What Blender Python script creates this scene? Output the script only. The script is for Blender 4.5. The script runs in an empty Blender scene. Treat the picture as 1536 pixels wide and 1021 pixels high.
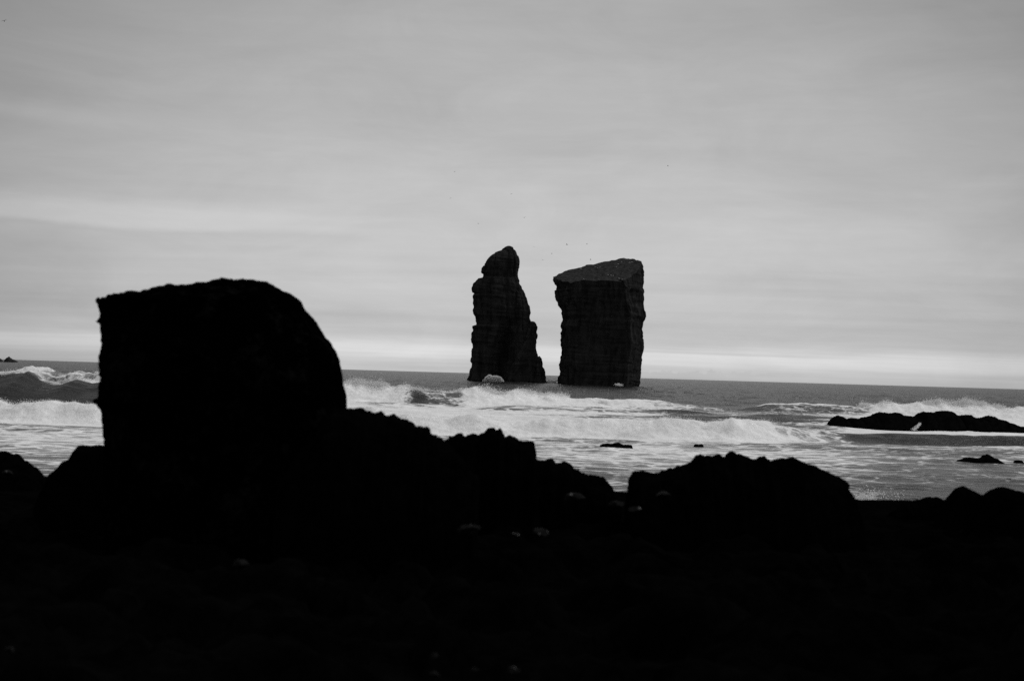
import bpy, math, random
import numpy as np
from mathutils import Matrix, Vector
from mathutils.bvhtree import BVHTree

# ------------------------------------------------------------------ camera, world, sun, exposure
scene = bpy.context.scene
COL = scene.collection
CAM_H = 4.0
F_PX = 1536 * 50 / 36.0
PITCH = math.atan(50.0 / F_PX)
ROLL = math.radians(1.678)
cam_data = bpy.data.cameras.new('camera')
cam_data.lens = 50
cam_data.sensor_width = 36
cam_data.clip_start = 0.2
cam_data.clip_end = 40000
cam_data.dof.use_dof = True
cam_data.dof.focus_distance = 600
cam_data.dof.aperture_fstop = 2.2
cam = bpy.data.objects.new('camera', cam_data)
COL.objects.link(cam)
fwd = Vector((0, math.cos(PITCH), math.sin(PITCH)))
up0 = Vector((0, -math.sin(PITCH), math.cos(PITCH)))
rt0 = Vector((1, 0, 0))
rt = rt0 * math.cos(ROLL) + up0 * math.sin(ROLL)
up = -rt0 * math.sin(ROLL) + up0 * math.cos(ROLL)
M3 = Matrix((rt, up, -fwd)).transposed()
cam.matrix_world = Matrix.Translation((0, 0, CAM_H)) @ M3.to_4x4()
scene.camera = cam

SUN_EL, SUN_AZ = math.radians(50), math.radians(78)      # azimuth clockwise from +Y
world = bpy.data.worlds.new('World')
scene.world = world
world.use_nodes = True
wt = world.node_tree
wt.nodes.clear()


class NT:
    """small helper to write node trees compactly"""
    def __init__(s, t):
        s.t = t

    def n(s, kind, **kw):
        nd = s.t.nodes.new(kind)
        for k, v in kw.items():
            if k == 'inp':
                for a, b in v.items():
                    if hasattr(b, 'is_output'):
                        s.t.links.new(b, nd.inputs[a])
                    else:
                        nd.inputs[a].default_value = b
            else:
                setattr(nd, k, v)
        return nd

    def m(s, op, a, b=0.0, c=0.0, clamp=False):
        nd = s.t.nodes.new('ShaderNodeMath')
        nd.operation = op
        nd.use_clamp = clamp
        for i, v in enumerate((a, b, c)):
            if hasattr(v, 'is_output'):
                s.t.links.new(v, nd.inputs[i])
            else:
                nd.inputs[i].default_value = v
        return nd.outputs[0]

    def maprange(s, v, a, b, c=0.0, d=1.0, kind='SMOOTHSTEP'):
        nd = s.n('ShaderNodeMapRange', interpolation_type=kind,
                 inp={'Value': v, 'From Min': a, 'From Max': b, 'To Min': c, 'To Max': d})
        return nd.outputs['Result']

    def ramp(s, v, stops, interp='LINEAR'):
        nd = s.n('ShaderNodeValToRGB')
        cr = nd.color_ramp
        cr.interpolation = interp
        while len(cr.elements) < len(stops):
            cr.elements.new(0.5)
        for e, (p, c) in zip(cr.elements, stops):
            e.position = p
            e.color = (c, c, c, 1)
        s.t.links.new(v, nd.inputs['Fac'])
        return nd.outputs['Color']

    def noise(s, vec, scale, detail=4, rough=0.55, dist=0.0):
        nd = s.n('ShaderNodeTexNoise', inp={'Vector': vec, 'Scale': scale, 'Detail': detail,
                                            'Roughness': rough, 'Distortion': dist})
        return nd.outputs['Fac']

    def mapping(s, vec, scale=(1, 1, 1), loc=(0, 0, 0), rot=(0, 0, 0)):
        nd = s.n('ShaderNodeMapping', inp={'Vector': vec, 'Scale': scale, 'Location': loc, 'Rotation': rot})
        return nd.outputs[0]


def lin(v255):
    v = v255 / 255.0
    return v / 12.92 if v <= 0.04045 else ((v + 0.055) / 1.055) ** 2.4


W = NT(wt)
tc = W.n('ShaderNodeTexCoord').outputs['Generated']
sep = W.n('ShaderNodeSeparateXYZ', inp={0: tc})
dx, dy, dz = sep.outputs
el = W.m('MULTIPLY', W.m('ARCSINE', dz), 180 / math.pi)          # elevation, degrees
az = W.m('MULTIPLY', W.m('ARCTAN2', dx, dy), 180 / math.pi)      # azimuth, degrees from +Y
elc = W.m('MAXIMUM', el, 0.0)
# flat cloud deck seen in perspective
den = W.m('ADD', W.m('MAXIMUM', dz, 0.0), 0.035)
cx = W.m('DIVIDE', dx, den)
cy = W.m('DIVIDE', dy, den)
deck = W.n('ShaderNodeCombineXYZ', inp={0: cx, 1: cy, 2: 0.0}).outputs[0]
deck_a = W.noise(W.mapping(deck, (0.16, 0.42, 1), (3.1, 7.7, 0)), 1.0, 5, 0.55, 0.4)
deck_b = W.noise(W.mapping(deck, (0.5, 1.3, 1), (11.3, 2.7, 0)), 1.0, 6, 0.6, 0.3)
band_v = W.n('ShaderNodeCombineXYZ', inp={0: W.m('MULTIPLY', az, 0.09), 1: W.m('MULTIPLY', el, 0.75), 2: 0.0}).outputs[0]
band = W.noise(band_v, 1.0, 5, 0.6, 0.5)
band_f = W.noise(W.mapping(band_v, (3.0, 3.2, 1), (5, 9, 0)), 1.0, 5, 0.6, 0.2)
wob = W.m('MULTIPLY', W.m('SUBTRACT', band, 0.5), 1.1)
elw = W.m('ADD', elc, W.m('MULTIPLY', wob, W.maprange(elc, 0.0, 3.0, 0.30, 1.3)))
x_ = W.m('DIVIDE', W.m('MAXIMUM', elw, 0.0), 30.0, clamp=True)
stops = [(0.0, 188), (0.40, 194), (0.58, 208), (0.78, 215), (1.02, 214), (1.16, 202), (1.35, 192), (1.9, 188), (2.9, 188), (4.2, 192),
         (5.6, 192), (8.0, 187), (11, 179), (14.5, 169), (20, 166), (30, 168)]
base_l = W.ramp(x_, [(p / 30, lin(v)) for p, v in stops])
# cloud streaks and patches
st = W.m('MULTIPLY', W.m('SUBTRACT', deck_a, 0.5), 0.30)
st = W.m('ADD', st, W.m('MULTIPLY', W.m('SUBTRACT', deck_b, 0.5), 0.09))
st = W.m('ADD', st, W.m('MULTIPLY', W.m('SUBTRACT', band_f, 0.5), 0.09))
puff = W.noise(W.n('ShaderNodeCombineXYZ', inp={0: W.m('MULTIPLY', az, 0.16), 1: W.m('MULTIPLY', el, 0.42), 2: 5.0}).outputs[0], 1.0, 5, 0.62, 0.7)
st = W.m('ADD', st, W.m('MULTIPLY', W.m('SUBTRACT', puff, 0.5), 0.26))
# brighter veil low on the left, where the deck thins
e1 = W.m('SUBTRACT', el, W.m('ADD', 5.75, W.m('MULTIPLY', wob, 0.9)))
veil = W.m('MULTIPLY', W.maprange(e1, -0.62, -0.25), W.maprange(e1, 0.15, 1.0, 1.0, 0.0))
veil = W.m('MULTIPLY', veil, W.maprange(az, -16, -2, 0.20, 0.0))
e2 = W.m('SUBTRACT', el, W.m('ADD', 9.6, W.m('MULTIPLY', wob, 1.2)))
veil2 = W.m('MULTIPLY', W.maprange(e2, -0.9, 0.0), W.maprange(e2, 0.0, 0.5, 1.0, 0.0))
veil2 = W.m('MULTIPLY', veil2, W.maprange(az, -20, -9, 0.10, 0.0))
# thin grey bar crossing the bright strip on the right
e3 = W.m('ABSOLUTE', W.m('SUBTRACT', el, W.m('ADD', W.m('MULTIPLY', az, -0.012), 1.13)))
bar = W.m('MULTIPLY', W.maprange(e3, 0.015, 0.075, 1.0, 0.0), W.m('MULTIPLY', W.maprange(az, 1, 5), W.maprange(az, 10, 15, 1, 0)))
# small far cumulus just above the horizon
cum_n = W.noise(W.n('ShaderNodeCombineXYZ', inp={0: az, 1: W.m('MULTIPLY', el, 1.4), 2: 2.0}).outputs[0], 2.4, 4, 0.6)
cum_t = W.m('ADD', 0.30, W.m('MULTIPLY', W.m('SUBTRACT', cum_n, 0.5), 0.95))
cum = W.m('MULTIPLY', W.maprange(W.m('SUBTRACT', el, cum_t), -0.06, 0.03, 1.0, 0.0), W.m('MULTIPLY', W.maprange(az, 4.5, 6.6), W.maprange(az, 7.2, 12.0, 1, 0)))
mod = W.m('ADD', W.m('ADD', 1.0, st), W.m('ADD', veil, veil2))
mod = W.m('SUBTRACT', mod, W.m('ADD', W.m('MULTIPLY', bar, 0.12), W.m('MULTIPLY', cum, 0.08)))
# lens corner darkening put into the sky colour, centred near the view axis
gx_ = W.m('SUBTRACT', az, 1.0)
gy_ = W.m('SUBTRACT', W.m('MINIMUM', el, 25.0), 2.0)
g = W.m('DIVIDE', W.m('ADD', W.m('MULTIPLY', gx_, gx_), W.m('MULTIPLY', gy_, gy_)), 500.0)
lens_falloff = W.m('POWER', 2.718, W.m('MULTIPLY', W.m('MULTIPLY', g, g), -1.0))
lens_falloff = W.m('ADD', 0.50, W.m('MULTIPLY', lens_falloff, 0.50))
lens_falloff = W.m('ADD', W.m('MULTIPLY', lens_falloff, W.maprange(el, 20, 80, 1.0, 0.0)), W.m('MULTIPLY', W.maprange(el, 20, 80), 1.0))  # darkening fades out overhead, brighter zenith added to light the foam
lum = W.m('MULTIPLY', W.m('MULTIPLY', base_l, mod), lens_falloff)
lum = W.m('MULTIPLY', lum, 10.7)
sky = W.n('ShaderNodeTexSky', sky_type='NISHITA')
sky.sun_disc = False
sky.sun_elevation = SUN_EL
sky.sun_rotation = SUN_AZ
sky.dust_density = 3.0
bw = W.n('ShaderNodeRGBToBW', inp={0: sky.outputs[0]}).outputs[0]
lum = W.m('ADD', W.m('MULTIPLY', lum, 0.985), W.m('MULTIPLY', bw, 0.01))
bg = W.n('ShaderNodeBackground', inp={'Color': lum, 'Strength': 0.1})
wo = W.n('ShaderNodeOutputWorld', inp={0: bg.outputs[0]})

sun_d = bpy.data.lights.new('sun', 'SUN')
sun_d.energy = 1.5
sun_d.angle = math.radians(25)
sun_d.color = (1, 1, 1)
sun = bpy.data.objects.new('sun', sun_d)
COL.objects.link(sun)
sdir = Vector((math.sin(SUN_AZ) * math.cos(SUN_EL), math.cos(SUN_AZ) * math.cos(SUN_EL), math.sin(SUN_EL)))
sun.rotation_euler = sdir.to_track_quat('Z', 'Y').to_euler()

scene.view_settings.view_transform = 'Standard'
scene.view_settings.look = 'None'
scene.view_settings.gamma = 1
scene.view_settings.exposure = 0.0
scene.cycles.use_denoising = False
scene.cycles.max_bounces = 5
scene.cycles.caustics_reflective = False
scene.cycles.caustics_refractive = False

# ------------------------------------------------------------------ helpers
random.seed(4)
RNG = np.random.default_rng(11)


def ray(px, py):
    """direction of a photo pixel in world space, scaled so that y = 1"""
    u = (np.asarray(px, float) - 768) / F_PX
    v = -(np.asarray(py, float) - 510.5) / F_PX
    d = [fwd[i] + rt[i] * u + up[i] * v for i in range(3)]
    return d[0] / d[1], d[2] / d[1]


def at(px, py, Y):
    a, b = ray(px, py)
    return a * Y, CAM_H + b * Y


def gnoise(x, y, z, seed=0):
    """3D gradient noise, about -1..1"""
    x = np.asarray(x, np.float64); y = np.asarray(y, np.float64); z = np.asarray(z, np.float64)
    x, y, z = np.broadcast_arrays(x, y, z)
    xi = np.floor(x).astype(np.int64); yi = np.floor(y).astype(np.int64); zi = np.floor(z).astype(np.int64)
    xf = (x - xi).astype(np.float32); yf = (y - yi).astype(np.float32); zf = (z - zi).astype(np.float32)
    u = xf * xf * xf * (xf * (xf * 6 - 15) + 10)
    v = yf * yf * yf * (yf * (yf * 6 - 15) + 10)
    w = zf * zf * zf * (zf * (zf * 6 - 15) + 10)

    def grad(i, j, k):
        h = ((xi + i) * 374761393 + (yi + j) * 668265263 + (zi + k) * 2147483647 + seed * 144269) & 0xFFFFFFFF
        h = ((h ^ (h >> 13)) * 1274126177) & 0xFFFFFFFF
        h = (h ^ (h >> 16))
        a = (h & 1023).astype(np.float32) * (2 * math.pi / 1024)
        c = ((h >> 10) & 1023).astype(np.float32) / 511.5 - 1
        s = np.sqrt(np.maximum(1 - c * c, 0))
        return (s * np.cos(a)) * (xf - i) + (s * np.sin(a)) * (yf - j) + c * (zf - k)
    def lerp(t, a, b): return a + t * (b - a)
    r = lerp(w, lerp(v, lerp(u, grad(0, 0, 0), grad(1, 0, 0)), lerp(u, grad(0, 1, 0), grad(1, 1, 0))),
             lerp(v, lerp(u, grad(0, 0, 1), grad(1, 0, 1)), lerp(u, grad(0, 1, 1), grad(1, 1, 1))))
    return r * 1.5


def fbm(x, y, z, o=4, seed=0, rough=0.5):
    t = 0; a = 1.0; n = 0; f = 1.0
    for i in range(o):
        t = t + a * gnoise(x * f, y * f, z * f, seed + i * 7)
        n += a; a *= rough; f *= 2.03
    return t / n


def billow(x, y, z, o=4, seed=0, rough=0.5):
    t = 0; a = 1.0; n = 0; f = 1.0
    for i in range(o):
        t = t + a * (np.abs(gnoise(x * f, y * f, z * f, seed + i * 7)) * 2.2 - 0.6)
        n += a; a *= rough; f *= 2.1
    return t / n


def sstep(x, a, b):
    t = np.clip((x - a) / (b - a), 0, 1)
    return t * t * (3 - 2 * t)


def grid_faces(nr, nc, close):
    c = nc if close else nc - 1
    i = np.arange(nr - 1)[:, None]; j = np.arange(c)[None, :]
    a = i * nc + j; b = i * nc + (j + 1) % nc
    return np.stack([a, b, b + nc, a + nc], -1).reshape(-1, 4)


def mesh_from(name, V, faces, mat=None, smooth=True, flip=False):
    V = np.ascontiguousarray(V, np.float32).reshape(-1, 3)
    me = bpy.data.meshes.new(name)
    me.vertices.add(len(V)); me.vertices.foreach_set('co', V.ravel())
    if isinstance(faces, np.ndarray):
        if flip: faces = faces[:, ::-1]
        k = faces.shape[1]; n = len(faces)
        flat = np.ascontiguousarray(faces, np.int32).ravel()
        starts = np.arange(n, dtype=np.int32) * k
        tot = np.full(n, k, np.int32)
    else:
        flat = np.array([v for f in faces for v in f], np.int32)
        tot = np.array([len(f) for f in faces], np.int32); n = len(faces)
        starts = np.concatenate([[0], np.cumsum(tot)[:-1]]).astype(np.int32)
    me.loops.add(len(flat)); me.loops.foreach_set('vertex_index', flat)
    me.polygons.add(n); me.polygons.foreach_set('loop_start', starts)
    me.polygons.foreach_set('loop_total', tot)
    me.polygons.foreach_set('use_smooth', np.full(n, smooth))
    me.update(calc_edges=True); me.validate()
    if mat: me.materials.append(mat)
    return me


def link(name, me, parent=None, label=None, cat=None, group=None, kind=None, loc=None):
    o = bpy.data.objects.new(name, me)
    COL.objects.link(o)
    if parent: o.parent = parent
    if loc is not None: o.location = loc
    if label: o['label'] = label
    if cat: o['category'] = cat
    if group: o['group'] = group
    if kind: o['kind'] = kind
    return o


def rebase(o):
    """put a single-mesh thing's origin at its base"""
    me = o.data
    n = len(me.vertices); co = np.empty(n * 3, np.float32); me.vertices.foreach_get('co', co); co = co.reshape(-1, 3)
    c = np.array([(co[:, 0].min() + co[:, 0].max()) / 2, (co[:, 1].min() + co[:, 1].max()) / 2, co[:, 2].min()], np.float32)
    me.vertices.foreach_set('co', (co - c).ravel()); me.update()
    o.location = c.tolist()
    return o


def displace(me, fn):
    n = len(me.vertices)
    co = np.empty(n * 3, np.float32); me.vertices.foreach_get('co', co); co = co.reshape(-1, 3)
    no = np.empty(n * 3, np.float32); me.vertices.foreach_get('normal', no); no = no.reshape(-1, 3)
    co = co + fn(co.astype(np.float64), no)
    me.vertices.foreach_set('co', np.ascontiguousarray(co, np.float32).ravel())
    me.update()


# ------------------------------------------------------------------ materials (the photograph is black and white)
def new_mat(name):
    m = bpy.data.materials.new(name); m.use_nodes = True
    m.node_tree.nodes.clear()
    return m, NT(m.node_tree)


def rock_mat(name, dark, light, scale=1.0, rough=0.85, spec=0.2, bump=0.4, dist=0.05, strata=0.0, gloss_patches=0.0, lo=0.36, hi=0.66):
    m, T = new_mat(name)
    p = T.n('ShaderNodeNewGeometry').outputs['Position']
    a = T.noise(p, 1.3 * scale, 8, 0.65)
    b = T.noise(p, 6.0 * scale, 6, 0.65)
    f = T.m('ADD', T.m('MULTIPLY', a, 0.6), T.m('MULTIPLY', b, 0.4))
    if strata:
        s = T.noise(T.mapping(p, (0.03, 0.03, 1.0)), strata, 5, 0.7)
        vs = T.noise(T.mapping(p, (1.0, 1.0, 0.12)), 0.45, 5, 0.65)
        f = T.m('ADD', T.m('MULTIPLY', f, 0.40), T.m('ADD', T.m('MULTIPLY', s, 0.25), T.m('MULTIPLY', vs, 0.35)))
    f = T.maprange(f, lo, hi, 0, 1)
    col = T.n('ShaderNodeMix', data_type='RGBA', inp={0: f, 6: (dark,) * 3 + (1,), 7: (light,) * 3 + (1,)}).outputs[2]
    bp = T.n('ShaderNodeBump', inp={'Strength': bump, 'Distance': dist, 'Height': T.m('ADD', T.m('MULTIPLY', a, 1.0), T.m('MULTIPLY', b, 0.5))}).outputs[0]
    r = rough
    sp = spec
    if gloss_patches:
        w = T.noise(p, 2.2 * scale, 4, 0.6)
        w = T.maprange(w, 0.56, 0.66)
        r = T.maprange(w, 0, 1, rough, 0.35)
        sp = T.maprange(w, 0, 1, spec, gloss_patches)
    if spec <= 0.03:      # rough, crumbly lava without a sheen
        bs = T.n('ShaderNodeBsdfDiffuse', inp={'Color': col, 'Roughness': 1.0, 'Normal': bp})
    else:
        bs = T.n('ShaderNodeBsdfPrincipled', inp={'Base Color': col, 'Roughness': r, 'Specular IOR Level': sp, 'Normal': bp})
    T.n('ShaderNodeOutputMaterial', inp={0: bs.outputs[0]})
    return m


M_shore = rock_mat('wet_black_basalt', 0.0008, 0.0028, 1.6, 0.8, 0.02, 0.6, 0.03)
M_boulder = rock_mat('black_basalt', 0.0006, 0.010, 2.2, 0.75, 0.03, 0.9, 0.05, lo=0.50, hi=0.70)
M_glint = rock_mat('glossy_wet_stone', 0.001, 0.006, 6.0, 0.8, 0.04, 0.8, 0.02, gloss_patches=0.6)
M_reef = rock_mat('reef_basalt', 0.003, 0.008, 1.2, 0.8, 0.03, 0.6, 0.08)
M_stack = rock_mat('layered_cliff_rock', 0.014, 0.062, 0.22, 0.95, 0.03, 0.8, 0.5, strata=0.8)
M_stack_cap = rock_mat('thin_turf_on_tuff', 0.024, 0.085, 0.5, 0.95, 0.02, 0.7, 0.4)
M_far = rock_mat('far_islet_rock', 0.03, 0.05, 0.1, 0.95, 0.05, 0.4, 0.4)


def water_material():
    m, T = new_mat('sea_water_and_foam')
    p = T.n('ShaderNodeNewGeometry').outputs['Position']
    foam = T.n('ShaderNodeAttribute', attribute_name='foam').outputs['Fac']
    # foam coverage
    pw = T.mapping(p, (0.55, 0.8, 0.8))
    n1 = T.noise(pw, 0.5, 9, 0.66, 0.6)
    n2 = T.noise(T.mapping(p, (0.7, 1.1, 1.0), (9, 3, 1)), 2.6, 8, 0.75, 0.5)
    warp = T.n('ShaderNodeVectorMath', operation='ADD', inp={0: p, 1: T.n('ShaderNodeVectorMath', operation='SCALE', inp={0: T.n('ShaderNodeTexNoise', inp={'Vector': p, 'Scale': 0.7, 'Detail': 4.0}).outputs['Color'], 'Scale': 2.2}).outputs[0]}).outputs[0]
    vo = T.n('ShaderNodeTexVoronoi', feature='DISTANCE_TO_EDGE', inp={'Vector': T.mapping(warp, (0.55, 0.8, 0.8)), 'Scale': 0.8}).outputs['Distance']
    lace = T.maprange(vo, 0.0, 0.16, 1.0, 0.0)
    v = T.m('ADD', T.m('MULTIPLY', n1, 0.58), T.m('MULTIPLY', n2, 0.42))
    v = T.m('ADD', v, T.m('MULTIPLY', T.m('SUBTRACT', lace, 0.3), 0.14))
    v = T.m('ADD', v, T.m('MULTIPLY', T.m('SUBTRACT', foam, 0.5), 0.62))
    cov = T.maprange(v, 0.41, 0.62)
    # water
    w1 = T.noise(T.mapping(p, (0.35, 0.9, 1)), 0.5, 5, 0.6, 0.3)
    w2 = T.noise(T.mapping(p, (1.0, 2.2, 1)), 1.3, 6, 0.62, 0.3)
    h = T.m('ADD', T.m('MULTIPLY', w1, 0.6), T.m('MULTIPLY', w2, 0.22))
    bp = T.n('ShaderNodeBump', inp={'Strength': 1.0, 'Distance': 1.0, 'Height': h}).outputs[0]
    aer = T.maprange(foam, 0.12, 0.6, 0.0, 1.0)         # bubbles below the surface make churned water paler
    wcol = T.n('ShaderNodeMix', data_type='RGBA', inp={0: aer, 6: (0.010, 0.010, 0.010, 1), 7: (0.15, 0.15, 0.15, 1)}).outputs[2]
    water = T.n('ShaderNodeBsdfPrincipled', inp={'Base Color': wcol, 'Roughness': 0.28, 'IOR': 1.33,
                                                 'Specular IOR Level': 0.5, 'Normal': bp})
    # foam
    f1 = T.noise(p, 2.2, 7, 0.7, 0.2)
    f2 = T.noise(T.mapping(p, (0.4, 0.6, 0.9), (4, 4, 4)), 0.9, 5, 0.6, 0.5)
    fa = T.m('ADD', T.m('MULTIPLY', T.maprange(f1, 0.3, 0.6, 0, 1, 'LINEAR'), 0.5), T.m('MULTIPLY', T.maprange(f2, 0.3, 0.65, 0, 1, 'LINEAR'), 0.5))
    fc = T.n('ShaderNodeMix', data_type='RGBA', inp={0: fa, 6: (0.66, 0.66, 0.66, 1), 7: (0.97, 0.97, 0.97, 1)}).outputs[2]
    fb = T.n('ShaderNodeBump', inp={'Strength': 0.5, 'Distance': 0.25, 'Height': f1}).outputs[0]
    fo = T.n('ShaderNodeBsdfPrincipled', inp={'Base Color': fc, 'Roughness': 0.9, 'Specular IOR Level': 0.2, 'Normal': fb,
                                              'Subsurface Weight': 0.0})
    mx = T.n('ShaderNodeMixShader', inp={0: cov, 1: water.outputs[0], 2: fo.outputs[0]})
    T.n('ShaderNodeOutputMaterial', inp={0: mx.outputs[0]})
    return m


M_sea = water_material()
m, T = new_mat('white_spray')
a_ = T.n('ShaderNodeBsdfDiffuse', inp={'Color': (0.95, 0.95, 0.95, 1)})
b_ = T.n('ShaderNodeBsdfTranslucent', inp={'Color': (0.95, 0.95, 0.95, 1)})
T.n('ShaderNodeOutputMaterial', inp={0: T.n('ShaderNodeMixShader', inp={0: 0.5, 1: a_.outputs[0], 2: b_.outputs[0]}).outputs[0]})
M_spray = m


def plain(name, c, r=0.7):
    m, T = new_mat(name)
    p = T.n('ShaderNodeTexCoord').outputs['Object']
    f = T.noise(p, 9, 3)
    col = T.n('ShaderNodeMix', data_type='RGBA', inp={0: f, 6: (c * 0.7,) * 3 + (1,), 7: (c * 1.2,) * 3 + (1,)}).outputs[2]
    bs = T.n('ShaderNodeBsdfPrincipled', inp={'Base Color': col, 'Roughness': r, 'Specular IOR Level': 0.2})
    T.n('ShaderNodeOutputMaterial', inp={0: bs.outputs[0]})
    return m


M_gull_dark = plain('gull_feathers_painted_shade', 0.10)  # shade on the flying birds put into a darker feather colour
M_gull_white = plain('white_gull_feathers', 0.85)

# ------------------------------------------------------------------ sea
XM = lambda px, Y: (px - 768) / F_PX * Y


def table(X, pts, Y):
    xs = np.array([XM(p[0], Y) for p in pts]); ys = np.array([p[1] for p in pts], float)
    return np.interp(X, xs, ys)


def wave_C(X):
    d0 = 94 + 2.2 * gnoise(X / 22, 0.3, 0.1, 3) + 0.6 * gnoise(X / 5, 1.3, 0.1, 4) + table(X, [(1100, 0), (1300, 5), (1536, 7)], 94)
    H = table(X, [(-400, 1.3), (150, 1.35), (560, 1.35), (800, 1.15), (1000, 1.15), (1130, 1.35), (1165, 1.2), (1230, 0.7), (1300, 0.5), (1420, 0.58), (1600, 0.62), (2000, 0.7)], 94)
    face = table(X, [(-400, 1), (1150, 1), (1175, 0.62), (1280, 0.46), (1330, 0.06), (2000, 0.05)], 94)
    return d0, H, face


def wave_A(X):
    d0 = 140 + 2.0 * gnoise(X / 30, 5.3, 0.1, 3)
    H = table(X, [(-700, 1.5), (-250, 2.5), (-30, 2.1), (15, 2.4), (50, 2.85), (62, 2.5), (75, 2.0), (102, 1.75), (125, 2.35), (150, 2.0), (200, 2.4), (330, 2.0), (450, 0.7), (560, 0)], 140)
    return d0, H


def wave_B(X):
    d0 = 172 + 2.0 * gnoise(X / 18, 9.3, 0.1, 5) + table(X, [(500, 0), (620, 0), (700, 3), (1000, 12)], 172)
    H = table(X, [(330, 0), (430, 1.2), (500, 2.3), (600, 2.1), (635, 1.5), (690, 1.6), (712, 2.1), (745, 1.5), (775, 1.9), (810, 1.5), (860, 1.15), (950, 1.1), (1010, 1.0), (1100, 0.3), (1180, 0)], 172)
    face = table(X, [(400, 0.2), (480, 1), (600, 1), (630, 0.45), (690, 0.5), (712, 0.9), (790, 0.85), (850, 0.8), (930, 0.75), (1000, 0.6), (1090, 0.3), (1180, 0)], 172)
    return d0, H, face


def wave_D(X):
    d0 = 192 + 2.5 * gnoise(X / 20, 19.3, 0.1, 6)
    H = table(X, [(1110, 0), (1150, 0.9), (1200, 1.1), (1290, 1.1), (1320, 1.6), (1350, 1.4), (1372, 1.8), (1400, 1.6), (1450, 1.65), (1536, 1.5), (1800, 1.7), (2300, 0.6), (2600, 0)], 192)
    face = table(X, [(1120, 0), (1150, 0.62), (1230, 0.6), (1310, 0.75), (1340, 1.0), (1600, 1.0), (1800, 1.0), (2500, 0.5)], 192)
    return d0, H, face


def bore(s, H, wf, wb, tail):
    front = sstep(s, -wf, 0) ** 1.15
    back = tail + (1 - tail) * np.exp(-np.maximum(s, 0) / wb)
    long = np.exp(-np.maximum(s, 0) / 22.0)
    return H * np.where(s < 0, front, back * long)


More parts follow.
